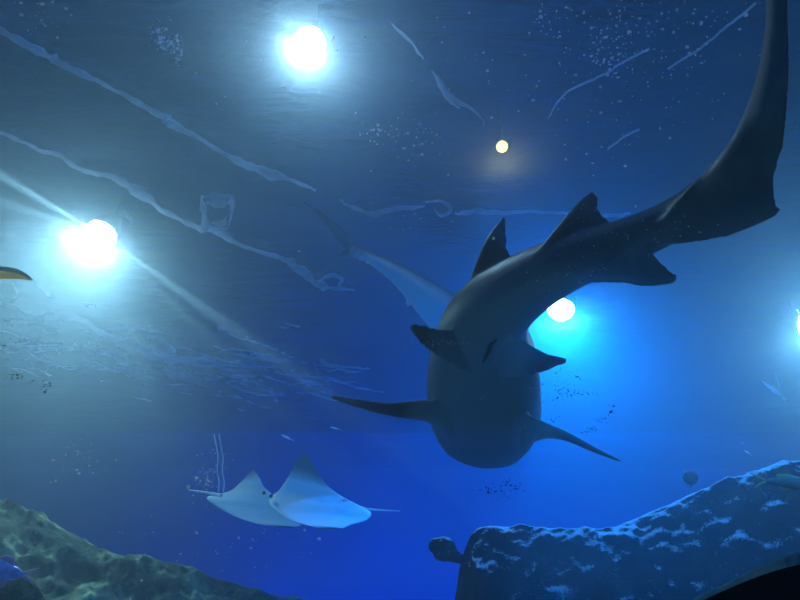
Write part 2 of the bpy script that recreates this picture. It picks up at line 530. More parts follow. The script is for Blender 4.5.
# scratches and pale flecks on the skin
M_fleck = plain('pale parasite fleck', (0.75, 0.8, 0.85), 0.6, 0.3, 0.1)
rs = random.Random(11)
bm = bmesh.new()
for (cx_, cy_, sx_, sy_, n_) in ((450, 343, 17, 4, 60), (520, 432, 12, 12, 46), (640, 235, 90, 22, 60), (478, 398, 22, 3, 14), (560, 275, 60, 20, 30)):
    for _ in range(n_):
        h = on_skin(rs.gauss(cx_, sx_ * .55), rs.gauss(cy_, sy_ * .55))
        if h is None: continue
        r = rs.choice((0.0015, 0.002, 0.0028)) 
        q = bmesh.ops.create_icosphere(bm, subdivisions=1, radius=r)
        bmesh.ops.translate(bm, verts=q['verts'], vec=h)
tag(obj('fleck', bm, M_fleck, root), kind='stuff')

# second shark, farther off, pale
S2 = [(500, 356, 7.55, 0.03, 0.03, 0.03), (498, 354, 7.45, 0.14, 0.08, 0.08), (490, 347, 7.2, 0.22, 0.14, 0.14),
      (477, 338, 6.95, 0.27, 0.19, 0.19), (461, 325, 6.75, 0.27, 0.21, 0.21), (443, 310, 6.55, 0.24, 0.19, 0.20),
      (421, 291, 6.3, 0.17, 0.15, 0.16), (399, 274, 6.1, 0.105, 0.10, 0.11), (378, 261, 5.9, 0.070, 0.065, 0.075),
      (358, 250, 5.7, 0.040, 0.045, 0.05), (343, 232, 5.45, 0.022, 0.025, 0.025), (324, 214, 5.2, 0.014, 0.014, 0.014), (308, 205, 5.03, 0.012, 0.015, 0.015), (302, 202, 4.95, 0.008, 0.01, 0.01)]
S2W = [(*at(x, y, d), a, b, c) for x, y, d, a, b, c in S2]
fins2 = [
  lambda bm: foil(bm, [P(362, 252, 5.8), P(342, 231, 5.5), P(322, 213, 5.2), P(304, 202, 5.0)],
                      [P(362, 262, 5.78), P(345, 252, 5.5), P(322, 222, 5.2), P(304, 204, 5.0)], (0.05, 0.03), (0.83, -0.56, 0)),
  lambda bm: foil(bm, [P(364, 256, 5.8), P(352, 258, 5.68), P(342, 258, 5.58), P(335, 257, 5.5)],
                      [P(336, 232, 5.45), P(342, 244, 5.5), P(342, 250, 5.5), P(336, 255, 5.5)], (0.045, 0.03), (0.83, -0.56, 0)),
  lambda bm: foil(bm, [P(396, 276, 6.1), P(402, 290, 6.1), P(405, 301, 6.08), P(406, 308, 6.05)],
                      [P(432, 304, 6.3), P(420, 303, 6.2), P(411, 306, 6.1), P(407, 309, 6.05)], (0.06, 0.03), (0.3, -0.3, 1)),
  lambda bm: foil(bm, [P(400, 262, 6.2), P(412, 268, 6.24), P(422, 277, 6.3)],
                      [P(430, 288, 6.4), P(428, 284, 6.38), P(426, 280, 6.33)], (0.06, 0.03), (0.83, -0.56, 0)),
  lambda bm: foil(bm, [E + Vector((0.75, 6.2, 3.2)), E + Vector((0.42, 6.2, 3.08)), E + Vector((0.3, 6.05, 3.0))],
                      [E + Vector((0.6, 6.0, 3.2)), E + Vector((0.35, 6.0, 3.06)), E + Vector((0.28, 5.98, 3.0))], (0.08, 0.03), (0, 0, 1)),
  lambda bm: foil(bm, [E + Vector((1.0, 6.2, 3.2)), E + Vector((1.15, 5.95, 3.08)), E + Vector((1.2, 5.75, 3.0))],
                      [E + Vector((0.85, 5.98, 3.2)), E + Vector((1.05, 5.8, 3.06)), E + Vector((1.16, 5.7, 3.0))], (0.08, 0.03), (0, 0, 1)),
]
root2 = empty('shark', E + Vector((0.2, 5.5, 3.1)))
tag(root2, 'pale blue shark farther off, half hidden behind the big dark shark', 'shark')
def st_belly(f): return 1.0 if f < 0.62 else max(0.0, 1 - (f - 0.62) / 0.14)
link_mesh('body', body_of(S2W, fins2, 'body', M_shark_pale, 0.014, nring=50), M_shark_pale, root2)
for s in (-1, 1):
    bm = bmesh.new()
    bmesh.ops.create_uvsphere(bm, u_segments=10, v_segments=6, radius=0.02)
    bmesh.ops.translate(bm, verts=bm.verts, vec=at(493, 348, 7.2) + Vector((s * .15, -s * .1, .05)))
    obj('eye', bm, M_eye, root2)

# ------------------------------------------------------------------ rays
def ray_mat(name, back, belly):
    m, nt, out = mat(name)
    at_ = N(nt, 'ShaderNodeAttribute', attribute_name='belly')
    tc = N(nt, 'ShaderNodeTexCoord')
    nz = N(nt, 'ShaderNodeTexNoise', {'Scale': 9.0, 'Detail': 5.0})
    nt.links.new(tc.outputs['Object'], nz.inputs['Vector'])
    ad = N(nt, 'ShaderNodeMath', {1: 0.2}, operation='MULTIPLY_ADD')
    nt.links.new(nz.outputs['Fac'], ad.inputs[0]); nt.links.new(at_.outputs['Fac'], ad.inputs[2])
    r = ramp(nt, ad.outputs[0], [(0.2, back), (0.7, belly)])
    b = N(nt, 'ShaderNodeBsdfPrincipled', {'Roughness': 0.6, 'Specular IOR Level': 0.2})
    nt.links.new(r.outputs[0], b.inputs['Base Color']); nt.links.new(b.outputs[0], out.inputs['Surface'])
    return m
M_ray = ray_mat('white bellied ray skin', (0.10, 0.12, 0.15), (0.78, 0.88, 0.92))

def sting_ray(label, stations, tail, eyes, head):
    """stations: (lead px,py,d), (trail px,py,d), thickness, belly across the span from far tip to near tip"""
    rows = [(*at(*l), *at(*t), th, be) for l, t, th, be in stations]
    rows = catmull(rows, 36)
    c = at(*head)
    t = empty('eagle_ray', c)
    tag(t, label, 'ray', 'rays by the left rock')
    bm = bmesh.new()
    K = 16
    rings, bl = [], []
    for i, r in enumerate(rows):
        L, T = Vector(r[0:3]), Vector(r[3:6])
        a, b = rows[max(i - 1, 0)], rows[min(i + 1, len(rows) - 1)]
        span = (Vector(b[0:3]) + Vector(b[3:6]) - Vector(a[0:3]) - Vector(a[3:6])).normalized()
        n = (T - L).cross(span).normalized()
        toward = (EYE - L)
        if n.dot(toward) < 0: n = -n
        up, dn = [], []
        for k in range(K):
            u = k / (K - 1)
            h = max(r[6], .012) * 0.5 * (math.sin(math.pi * u ** 0.7) * 0.92 + 0.08)
            p = L.lerp(T, u)
            up.append(p + n * h * 0.5); dn.append(p - n * h * 1.5)
        rings.append(up + dn[::-1])
        bl += [max(0, min(1, r[7]))] * K + [0.0] * K
    loft(bm, rings)
    o = obj('body', bm, M_ray, t)
    a = o.data.attributes.new('belly', 'FLOAT', 'POINT')
    a.data.foreach_set('value', bl)
    bm = bmesh.new()
    pts = catmull([tuple(at(*p)) for p in tail], 20)
    tube(bm, pts, [lerp(0.03, 0.004, (i / 19) ** .5) for i in range(20)], 8)
    obj('tail', bm, M_pale, t)
    for e in eyes:
        bm = bmesh.new()
        bmesh.ops.create_uvsphere(bm, u_segments=10, v_segments=8, radius=0.02)
        bmesh.ops.translate(bm, verts=bm.verts, vec=at(*e))
        obj('eye', bm, M_eye, t)
    return t
M_pale = plain('pale ray tail', (0.72, 0.78, 0.82), 0.6, 0.2, 0.1)
# right ray, heading left, one wing raised
sting_ray('larger ray with the taller raised wing and pale belly, right of the two rays',
  [((303, 454, 6.2), (309, 457, 6.2), 0.02, 0.0),
   ((297, 461, 6.2), (316, 469, 6.2), 0.03, 0.05),
   ((290, 474, 6.2), (326, 484, 6.25), 0.05, 0.35),
   ((280, 489, 6.15), (341, 496, 6.25), 0.10, 1.0),
   ((271, 497, 6.1), (360, 506, 6.2), 0.16, 1.0),
   ((270, 504, 6.0), (371, 513, 6.15), 0.16, 1.0),
   ((279, 513, 5.9), (366, 520, 6.05), 0.09, 1.0),
   ((293, 521, 5.8), (352, 524, 5.9), 0.05, 1.0),
   ((310, 526, 5.7), (343, 528, 5.75), 0.025, 0.9)],
  [(343, 500, 6.22), (362, 508, 6.25), (378, 510, 6.3), (400, 511, 6.35)], [(271, 496, 6.02), (273, 498, 6.2)], (300, 500, 6.0))
# left ray, heading right
sting_ray('smaller ray with a low raised wing and tail to the left',
  [((254, 470, 6.6), (250, 472, 6.6), 0.02, 0.15),
   ((259, 477, 6.55), (242, 481, 6.6), 0.04, 0.5),
   ((264, 487, 6.5), (230, 491, 6.55), 0.07, 0.9),
   ((276, 497, 6.45), (212, 495, 6.5), 0.13, 1.0),
   ((292, 507, 6.4), (207, 499, 6.45), 0.15, 1.0),
   ((303, 515, 6.35), (216, 506, 6.4), 0.11, 1.0),
   ((304, 523, 6.28), (236, 517, 6.32), 0.06, 1.0),
   ((296, 527, 6.22), (258, 524, 6.25), 0.03, 0.9)],
  [(222, 496, 6.48), (208, 493, 6.5), (196, 491, 6.5), (188, 490, 6.5)], [(264, 493, 6.4)], (255, 505, 6.4))

def fin_mat(name, c):
    m, nt, out = mat(name)
    d = N(nt, 'ShaderNodeBsdfDiffuse', {'Color': (*c, 1)})
    tl = N(nt, 'ShaderNodeBsdfTranslucent', {'Color': (*c, 1)})
    tc = N(nt, 'ShaderNodeTexCoord')
    nz = N(nt, 'ShaderNodeTexNoise', {'Scale': 12.0})
    nt.links.new(tc.outputs['Object'], nz.inputs['Vector'])
    r = ramp(nt, nz.outputs['Fac'], [(0.3, (.6,) * 3), (0.7, (.8,) * 3)])
    mx = N(nt, 'ShaderNodeMixShader')
    nt.links.new(r.outputs[0], mx.inputs[0]); nt.links.new(d.outputs[0], mx.inputs[1]); nt.links.new(tl.outputs[0], mx.inputs[2])
    nt.links.new(mx.outputs[0], out.inputs['Surface'])
    return m
# ------------------------------------------------------------------ fish
def fish(name, label, cat, p, heading, length, height, width, m_body, m_fin, group=None, fork=0.5, eyes=True, tail_up=0.5, upv=(0, 0, 1), deep=0.45):
    p = Vector(p); h = Vector(heading).normalized()
    upv = Vector(upv); s = h.cross(upv).normalized(); u = s.cross(h)
    t = empty(name, p)
    tag(t, label, cat, group)
    bm = bmesh.new()
    rings = []
    n = 18
    for i in range(n):
        f = i / (n - 1)
        prof = max(0.03, math.sin(math.pi * min(1, f * 1.0) ** (0.75)) ** 0.8 * (1 - 0.15 * f) + 0.10 * (f > .8) * f)
        c = p + h * (length * (deep - f))
        rings.append([c + s * (width * .5 * prof * math.cos(a)) + u * (height * .5 * prof * math.sin(a))
                      for a in (2 * math.pi * k / 16 for k in range(16))])
    loft(bm, rings)
    obj('body', bm, m_body, t)
    tb = p + h * (length * (deep - 0.97))
    bm = bmesh.new()
    for sg in (-1, 1):
        foil(bm, [tb + u * sg * height * .05 + h * length * .03, tb - h * length * .12 + u * sg * height * tail_up * .6, tb - h * length * .27 + u * sg * height * tail_up],
                 [tb - h * length * .06, tb - h * length * .15 + u * sg * height * tail_up * .3, tb - h * length * .275 + u * sg * height * tail_up * .93], (width * .12, width * .05), s, 8, 6)
    obj('tail_fin', bm, m_fin, t)
    bm = bmesh.new()
    foil(bm, [p + h * length * .12 + u * height * .40, p - h * length * .02 + u * height * .62, p - h * length * .18 + u * height * .60],
             [p - h * length * .30 + u * height * .26, p - h * length * .30 + u * height * .42, p - h * length * .26 + u * height * .55], (width * .12, width * .05), s, 8, 6)
    obj('dorsal_fin', bm, m_fin, t)
    bm = bmesh.new()
    foil(bm, [p - h * length * .05 - u * height * .40, p - h * length * .12 - u * height * .56, p - h * length * .22 - u * height * .58],
             [p - h * length * .30 - u * height * .26, p - h * length * .30 - u * height * .40, p - h * length * .28 - u * height * .52], (width * .12, width * .05), s, 8, 6)
    obj('anal_fin', bm, m_fin, t)
    if eyes:
        for sg in (-1, 1):
            bm = bmesh.new()
            bmesh.ops.create_uvsphere(bm, u_segments=10, v_segments=6, radius=height * .07)
            bmesh.ops.translate(bm, verts=bm.verts, vec=p + h * length * (deep - .16) + s * sg * width * .33 + u * height * .1)
            obj('eye', bm, M_eye, t)
    return t
M_yellow = fin_mat('bright yellow fin', (1.0, 0.68, 0.0))
M_olive = plain('olive fish back', (0.10, 0.10, 0.03), 0.5, 0.3, 0.2)
M_purple = plain('violet blue fish scales', (0.16, 0.26, 0.95), 0.5, 0.3, 0.35, 30)
M_pink = plain('pink fin', (0.75, 0.35, 0.55), 0.5, 0.3, 0.1)
M_fishdark = plain('dark fish skin', (0.03, 0.035, 0.045), 0.6, 0.3, 0.3, 20)
M_greenfish = plain('grey olive fish scales', (0.13, 0.15, 0.11), 0.6, 0.3, 0.3, 20)
M_silver = fin_mat('silver translucent fish', (0.96, 0.98, 1.0))
M_ochre = plain('ochre tail fin', (0.55, 0.38, 0.10), 0.5, 0.3, 0.15)

# yellow swimmer at the left edge: only its curved tail lobe reaches into the picture
c = at(-26, 268, 3.0)
t = empty('yellow_fish', c)
tag(t, 'curved olive and yellow fin of a fish at the left edge', 'fish')
bm = bmesh.new()
rings = []
for i in range(16):
    f = i / 15
    pr = max(.04, math.sin(math.pi * f ** .75) ** .8)
    q = at(-95 + 70 * f, 262 + 4 * f, 3.0)
    rings.append([q + RT * 0 + Vector((0, .04 * pr * math.cos(a), .085 * pr * math.sin(a))) for a in (2 * math.pi * k / 14 for k in range(14))])
loft(bm, rings)
obj('body', bm, M_olive, t)
bm = bmesh.new()
foil(bm, [at(-34, 268, 3), at(-10, 266.5, 3), at(8, 267, 3), at(22, 271, 3), at(33, 279.5, 3)],
         [at(-34, 275, 3), at(-10, 273, 3), at(6, 273.5, 3), at(20, 276, 3), at(32.5, 280.2, 3)], (.03, .008), (0, 1, .3))
obj('tail_fin', bm, M_olive, t)
bm = bmesh.new()
foil(bm, [at(-34, 272, 2.97), at(-10, 270.5, 2.97), at(6, 271.5, 2.97), at(20, 274.5, 2.97), at(31, 279.3, 2.97)],
         [at(-34, 282, 2.97), at(-10, 280, 2.97), at(6, 279, 2.97), at(20, 279.2, 2.97), at(32.5, 280.6, 2.97)], (.04, .012), (0, 1, .3))
obj('fin_edge', bm, M_yellow, t)['label'] = 'bright yellow lower edge'

fish('parrot_fish', 'violet blue fish with pink fins at the bottom left corner in front of the rock', 'fish', at(-4, 571, 3.0), (-1, .15, .12), .29, .12, .07, M_purple, M_pink, tail_up=.32)
fish('yellowtail_fish', 'olive fish with a forked yellow tail crossing the top of the right rock', 'fish', at(793, 483, 3.2), (1, .35, .03), .36, .075, .05, M_greenfish, M_ochre, tail_up=.55)
fish('round_fish', 'small round dark fish hovering above the dark right rock', 'fish', at(690, 478, 4.6), (-.15, -1, .1), .13, .115, .115, M_fishdark, M_fishdark, tail_up=.3)
for k, (x, y, d, ln, hd, lb) in enumerate((
    (286, 437, 6.5, .15, (-1, .2, .5), 'slender silver fish above the two rays, larger of the pair there'),
    (334, 428, 6.8, .13, (-1, .3, .35), 'thin silvery blue fish right of the slender silver one, above the rays'),
    (771, 388, 5.0, .20, (-.45, .2, .75), 'long slim silver fish near the right edge below the right lamp'),
    (777, 379, 5.3, .12, (.1, .2, 1), 'small silver fish just above the long slim one by the right edge'),
    (747, 452, 5.0, .05, (-.6, .2, .6), 'tiny bright silver fish over the right rock, larger of two specks'),
    (742, 443, 5.0, .025, (-.6, .2, .6), 'tiniest silver fish over the right rock, smaller of two specks'))):
    fish('silver_fish', lb, 'fish', at(x, y, d), hd, ln, ln * .16, ln * .1, M_silver, M_silver, 'small silver fish', upv=(0, -.6, .8))

# ------------------------------------------------------------------ rocks
def rock_mat(name, dark, mid, pale, crust, settle=0.0, sc=4.5):
    m, nt, out = mat(name)
    tc = N(nt, 'ShaderNodeTexCoord')
    n1 = N(nt, 'ShaderNodeTexNoise', {'Scale': sc, 'Detail': 9.0, 'Roughness': 0.65})
    n2 = N(nt, 'ShaderNodeTexNoise', {'Scale': sc * 14, 'Detail': 6.0, 'Roughness': 0.7})
    n3 = N(nt, 'ShaderNodeTexNoise', {'Scale': sc * .8, 'Detail': 3.0})
    for n in (n1, n2, n3): nt.links.new(tc.outputs['Object'], n.inputs['Vector'])
    r1 = ramp(nt, n1.outputs['Fac'], [(0.36, dark), (0.5, mid), (0.66, pale)])
    r2 = ramp(nt, n2.outputs['Fac'], [(0.56, (0, 0, 0)), (0.66, (1, 1, 1))])
    r3 = ramp(nt, n3.outputs['Fac'], [(0.52, (0, 0, 0)), (0.7, (.7, .7, .7))])
    mu = N(nt, 'ShaderNodeMath', operation='MULTIPLY')
    nt.links.new(r2.outputs[0], mu.inputs[0]); nt.links.new(r3.outputs[0], mu.inputs[1])
    # pale sediment that has settled on ledges which face up
    ge = N(nt, 'ShaderNodeNewGeometry')
    sx = N(nt, 'ShaderNodeSeparateXYZ')
    nt.links.new(ge.outputs['Normal'], sx.inputs[0])
    sa = N(nt, 'ShaderNodeMath', {1: 0.9}, operation='MULTIPLY_ADD')
    nt.links.new(n2.outputs['Fac'], sa.inputs[0]); nt.links.new(sx.outputs['Z'], sa.inputs[2])
    sr = ramp(nt, sa.outputs[0], [(0.0, (0, 0, 0)), (1.0, (1, 1, 1))])
    mr = N(nt, 'ShaderNodeMapRange', {1: 0.98, 2: 1.22, 3: 0.0, 4: settle})
    nt.links.new(sa.outputs[0], mr.inputs[0])
    mm = N(nt, 'ShaderNodeMath', operation='MAXIMUM')
    nt.links.new(mu.outputs[0], mm.inputs[0]); nt.links.new(mr.outputs[0], mm.inputs[1])
    mx = N(nt, 'ShaderNodeMix', data_type='RGBA')
    nt.links.new(mm.outputs[0], mx.inputs[0]); nt.links.new(r1.outputs[0], mx.inputs[6]); mx.inputs[7].default_value = (*crust, 1)
    b = N(nt, 'ShaderNodeBsdfPrincipled', {'Roughness': 0.85, 'Specular IOR Level': 0.2})
    bp = N(nt, 'ShaderNodeBump', {'Strength': 0.7, 'Distance': 0.05})
    nt.links.new(n2.outputs['Fac'], bp.inputs['Height'])
    nt.links.new(bp.outputs[0], b.inputs['Normal'])
    nt.links.new(mx.outputs[2], b.inputs['Base Color']); nt.links.new(b.outputs[0], out.inputs['Surface'])
    return m
M_rock_d = rock_mat('dark crusted rock', (0.003, 0.003, 0.004), (0.009, 0.010, 0.011), (0.035, 0.04, 0.045), (0.75, 0.8, 0.85), 1.0)
M_rock_g = rock_mat('olive algae rock', (0.008, 0.010, 0.007), (0.045, 0.06, 0.03), (0.30, 0.34, 0.18), (0.45, 0.48, 0.30))

def ridge_rock(name, label, ridge, m, front, back, seed, amp, nx=230, group=None):
    """ridge: picture points with a distance; the rock falls to the tank floor in front of and behind its crest"""
    rg = catmull([tuple(at(*p)) for p in ridge], nx)
    rnd = Vector((seed * 13.7, seed * 5.1, seed * 2.3))
    bm = bmesh.new()
    rings = []
    for i, (x, y, z) in enumerate(rg):
        f = i / (nx - 1)
        H = z
        endf = 1.0
        ring = []
        NP = 110
        for k in range(NP):
            u = k / (NP - 1)
            # from front foot over the crest to back foot
            if u < 0.62:
                a = u / 0.62
                off = -front * (1 - a) ** 1.0 * (0.55 + 0.45 * (1 - a))
                hh = H * (math.sin(a * math.pi / 2) ** 0.75)
            else:
                a = (u - 0.62) / 0.38
                off = back * a
                hh = H * math.cos(a * math.pi / 2) ** 0.7
            p = Vector((x, y + off, max(hh, 0.0)))
            d = noise.fractal(p * 1.3 + rnd, 0.9, 2.0, 6) * amp + noise.fractal(p * 6 + rnd, 0.8, 2.0, 4) * amp * 0.3
            dirn = Vector((0, -0.8, 0.6)) if u < .62 else Vector((0, .5, .8))
            lim = min(1.0, p.z / 0.25)
            p = p + dirn * d * lim * (0.35 if abs(u - .62) < .05 else 1)
            p.z = max(p.z, 0.0)
            ring.append(p)
        rings.append(ring)
    loft(bm, rings)
    return tag(obj(name, bm, m, loc=rg[nx // 2]), label, 'rock', group)
ridge_rock('rock', 'big dark rock with a frosted blue edge filling the bottom right', [(448, 660, 4.3), (455, 606, 4.3), (463, 556, 4.35), (476, 530, 4.4), (500, 527, 4.45), (540, 531, 4.45), (580, 533, 4.4), (610, 530, 4.4), (640, 517, 4.35),
   (680, 500, 4.3), (720, 485, 4.25), (760, 472, 4.2), (800, 467, 4.1), (850, 462, 4.0), (920, 470, 3.9), (1000, 520, 3.9)], M_rock_d, 1.0, 1.2, 1, 0.10, 260)
ridge_rock('rock', 'hazy olive green rock slope rising to the left edge at the bottom left', [(-180, 480, 5.6), (-90, 480, 5.5), (-30, 495, 5.5), (0, 503, 5.45), (40, 519, 5.4), (80, 541, 5.4), (115, 553, 5.4), (150, 561, 5.5), (190, 568, 5.5), (230, 581, 5.5),
   (265, 592, 5.5), (300, 610, 5.5), (330, 650, 5.5)], M_rock_g, 1.6, 1.4, 2, 0.20, 240)
ridge_rock('rock', 'small rounded mossy boulder at the bottom left corner below the violet fish', [(-70, 600, 3.3), (-40, 575, 3.3), (-5, 567, 3.3), (20, 572, 3.3), (36, 586, 3.3), (43, 606, 3.3), (46, 660, 3.3)], M_rock_g, .5, .5, 3, 0.03, 60)
ridge_rock('rock', 'low grey ledge along the black tunnel rim at the bottom right corner', [(655, 640, 2.35), (690, 602, 2.35), (730, 583, 2.35), (770, 562, 2.3), (800, 551, 2.3), (860, 540, 2.2), (930, 560, 2.2)], M_rock_g, .28, .25, 4, 0.03, 80)

# lobed sponge growing from the rock's left shoulder
sp = at(446, 552, 4.35)
bm = bmesh.new()
def ball(c, r, sc=(1, 1, 1), sub=3):
    q = bmesh.ops.create_icosphere(bm, subdivisions=sub, radius=r)
    for v in q['verts']: v.co = Vector((v.co.x * sc[0], v.co.y * sc[1], v.co.z * sc[2])) + c
pxm = 4.35 / 600
ball(at(444, 549, 4.35), 12 * pxm, (1.05, .8, 1))
ball(at(436, 546, 4.35), 8.5 * pxm, (1, .8, .9))
ball(at(449, 554, 4.35), 9 * pxm, (1.1, .8, .8))
tube(bm, [at(446, 551, 4.35), at(455, 556, 4.35), at(463, 561, 4.37), at(472, 566, 4.4)], [9 * pxm, 6.5 * pxm, 4 * pxm, 6 * pxm], 16)
me = bpy.data.meshes.new('raw'); bm.to_mesh(me); bm.free()
tmp = bpy.data.objects.new('raw', me); COL.objects.link(tmp)
rm = tmp.modifiers.new('r', 'REMESH'); rm.mode = 'VOXEL'; rm.voxel_size = 0.008
sm = tmp.modifiers.new('s', 'SMOOTH'); sm.iterations = 8
me2 = bpy.data.meshes.new_from_object(tmp.evaluated_get(bpy.context.evaluated_depsgraph_get()))
bpy.data.objects.remove(tmp)
for v in me2.vertices:
    v.co += v.normal * noise.fractal(v.co * 14, .8, 2, 4) * 0.008
tag(link_mesh('sponge', me2, M_rock_d, None, True, sp), 'dark lobed sponge sticking out from the left shoulder of the right rock', 'sponge')

# ------------------------------------------------------------------ reflected light in the water surface, modelled as pale strips
def film_mat(name, c, dens):
    m, nt, out = mat(name)
    d = N(nt, 'ShaderNodeBsdfDiffuse', {'Color': (*c, 1)})
    tl = N(nt, 'ShaderNodeBsdfTranslucent', {'Color': (*c, 1)})
    tr = N(nt, 'ShaderNodeBsdfTransparent')
    tc = N(nt, 'ShaderNodeTexCoord')
    nz = N(nt, 'ShaderNodeTexNoise', {'Scale': 3.5, 'Detail': 4.0})
    nt.links.new(tc.outputs['Object'], nz.inputs['Vector'])
    r = ramp(nt, nz.outputs['Fac'], [(0.3, (dens * .45,) * 3), (0.65, (dens,) * 3)])
    m1 = N(nt, 'ShaderNodeMixShader', {0: 0.5}); m2 = N(nt, 'ShaderNodeMixShader')
    nt.links.new(d.outputs[0], m1.inputs[1]); nt.links.new(tl.outputs[0], m1.inputs[2])
    nt.links.new(r.outputs[0], m2.inputs[0]); nt.links.new(tr.outputs[0], m2.inputs[1]); nt.links.new(m1.outputs[0], m2.inputs[2])
    nt.links.new(m2.outputs[0], out.inputs['Surface'])
    return m
M_light_film = film_mat('pale blue light film', (0.80, 0.88, 1.0), 0.95)  # pale film standing in for light bent by the waves
M_film_thin = film_mat('thin blue film', (0.80, 0.88, 1.0), 0.6)
FZ = WATER_Z - 0.09
def ribbon(bm, pts, seed, jag=1.0, z=FZ):
    """pts: picture x, y and width; the strip stands for light in the water surface"""
    rr = random.Random(seed)
    n = max(10, int(sum(math.hypot(b[0] - a[0], b[1] - a[1]) for a, b in zip(pts, pts[1:])) / 3.2))
    sm_ = catmull(pts, n)
    rings = []
    for i, (x, y, wd) in enumerate(sm_):
        a, b = sm_[max(i - 1, 0)], sm_[min(i + 1, n - 1)]
        dx, dy = b[0] - a[0], b[1] - a[1]
        L = math.hypot(dx, dy) or 1
        nx_, ny_ = -dy / L, dx / L
        wob = jag * 2.0 * noise.noise(Vector((i * .23, seed * 3.1, 0))) + jag * .9 * noise.noise(Vector((i * .8, seed * 3.1, 5)))
        hw = max(.15, wd * .5 * (1 + .8 * noise.noise(Vector((i * .33, seed * 1.7, 9)))))
        end = min(1, i / 3, (n - 1 - i) / 3)
        hw *= max(.15, end)
        p = at_z(x + nx_ * (wob + hw), y + ny_ * (wob + hw), z); q = at_z(x + nx_ * (wob - hw), y + ny_ * (wob - hw), z)
        rings.append([p, p.lerp(q, .25) + Vector((0, 0, .018)), p.lerp(q, .5) + Vector((0, 0, .025)), p.lerp(q, .75) + Vector((0, 0, .018)), q])
    vr = [[bm.verts.new(c) for c in r] for r in rings]
    for a, b in zip(vr, vr[1:]):
        for k in range(4): bm.faces.new((a[k], a[k + 1], b[k + 1], b[k]))
def light_line(label, lines, m, seed, jag=1.0):
    bm = bmesh.new()
    for k, l in enumerate(lines): ribbon(bm, l, seed + k, jag)
    c = at_z(lines[0][0][0], lines[0][0][1], FZ)
    tag(obj('light_streak', bm, m, loc=c, smooth=False), label, 'light_line', 'pale streaks in the water surface')
light_line('longest wavy pale blue streak, running down from the top left corner across the water surface',
   [[(-12, 24, 8), (10, 36, 8), (45, 54, 7), (62, 64, 10), (95, 80, 4), (130, 99, 5), (165, 117, 8), (172, 124, 8), (200, 139, 5), (235, 160, 6), (262, 171, 9), (290, 180, 6), (316, 191, 3)]], M_light_film, 1)
light_line('second wavy pale streak, from the left edge over the warm lamp to a forked end',
   [[(-12, 128, 4), (15, 140, 4), (38, 150, 4), (60, 156, 4), (85, 171, 5), (115, 178, 6), (135, 190, 9), (165, 211, 6), (195, 226, 6), (215, 231, 7), (245, 246, 4), (275, 256, 5), (290, 262, 7), (303, 272, 9), (318, 284, 9), (330, 290, 6)],
    [(318, 281, 3), (330, 275, 4), (342, 280, 3), (338, 287, 3), (354, 292, 2)], [(322, 288, 4), (340, 290, 3), (355, 292, 2)]], M_light_film, 4)
light_line('short pale streak from the upper middle down towards the small yellowish lamp',
   [[(392, 25, 3), (410, 42, 3), (424, 60, 4)], [(432, 72, 5), (442, 86, 6), (455, 100, 6), (470, 108, 3), (480, 118, 2), (485, 129, 1.5)], [(434, 76, 2), (446, 98, 2), (460, 109, 2)]], M_film_thin, 9)
light_line('faint cloudy streak behind the tail of the pale shark',
   [[(340, 200, 3), (352, 208, 3), (372, 213, 6), (400, 208, 5), (425, 206, 4)], [(425, 203, 4), (440, 202, 3), (450, 210, 5), (440, 216, 3), (434, 210, 2)], [(455, 214, 3), (480, 212, 5), (510, 213, 4), (550, 213, 3), (595, 216, 4), (630, 214, 5)]], M_film_thin, 14)
light_line('thin crooked pale streak in the dark water at the upper right', [[(548, 120, .45), (556, 106, .45), (566, 94, .45), (585, 84, .45), (604, 76, .45), (625, 62, .45), (650, 50, .45)], [(668, 70, .45), (680, 62, .45), (700, 50, .45), (714, 38, .45), (735, 22, .45), (757, 4, .45)], [(608, 150, .45), (620, 141, .45), (640, 130, .45)]], M_film_thin, 20, .8)
light_line('wavy pale streaks where the water meets the far left under the warm lamp',
   [[(-10, 303, 3), (12, 306, 4), (30, 316, 4), (46, 318, 5), (50, 313, 3), (68, 314, 6), (90, 322, 4), (102, 335, 5), (118, 340, 6), (132, 341, 5), (145, 353, 5), (165, 356, 8), (190, 360, 3)],
    [(100, 330, 2), (112, 328, 4), (125, 326, 5), (134, 332, 4), (124, 338, 3)], [(150, 336, 3), (165, 344, 6), (172, 352, 5), (152, 350, 3)], [(160, 354, 6), (185, 360, 4), (205, 362, 2)],
    [(12, 284, 4), (18, 296, 4), (10, 304, 3)], [(35, 284, 2), (46, 292, 3), (54, 297, 3)], [(85, 304, 5), (96, 308, 4)]], M_light_film, 25, 1.2)
# reflected square of light, built as a pale sheet
bm = bmesh.new()
ribbon(bm, [(201, 196, 5), (204, 212, 8), (206, 227, 8), (216, 229, 6), (227, 230, 4)], 31)
ribbon(bm, [(227, 230, 3), (231, 216, 3), (233, 204, 4), (231, 197, 6), (222, 196, 8), (210, 197, 8), (201, 196, 6)], 32)
ribbon(bm, [(212, 222, 8), (222, 224, 7), (228, 216, 5)], 33)
ribbon(bm, [(206, 204, 8), (222, 203, 9), (230, 204, 6)], 34)
tag(obj('light_sheet', bm, M_film_thin, loc=at_z(216, 212, FZ), smooth=False), 'squarish pale patch of reflected light with a dark hole touching the second streak', 'light patch')
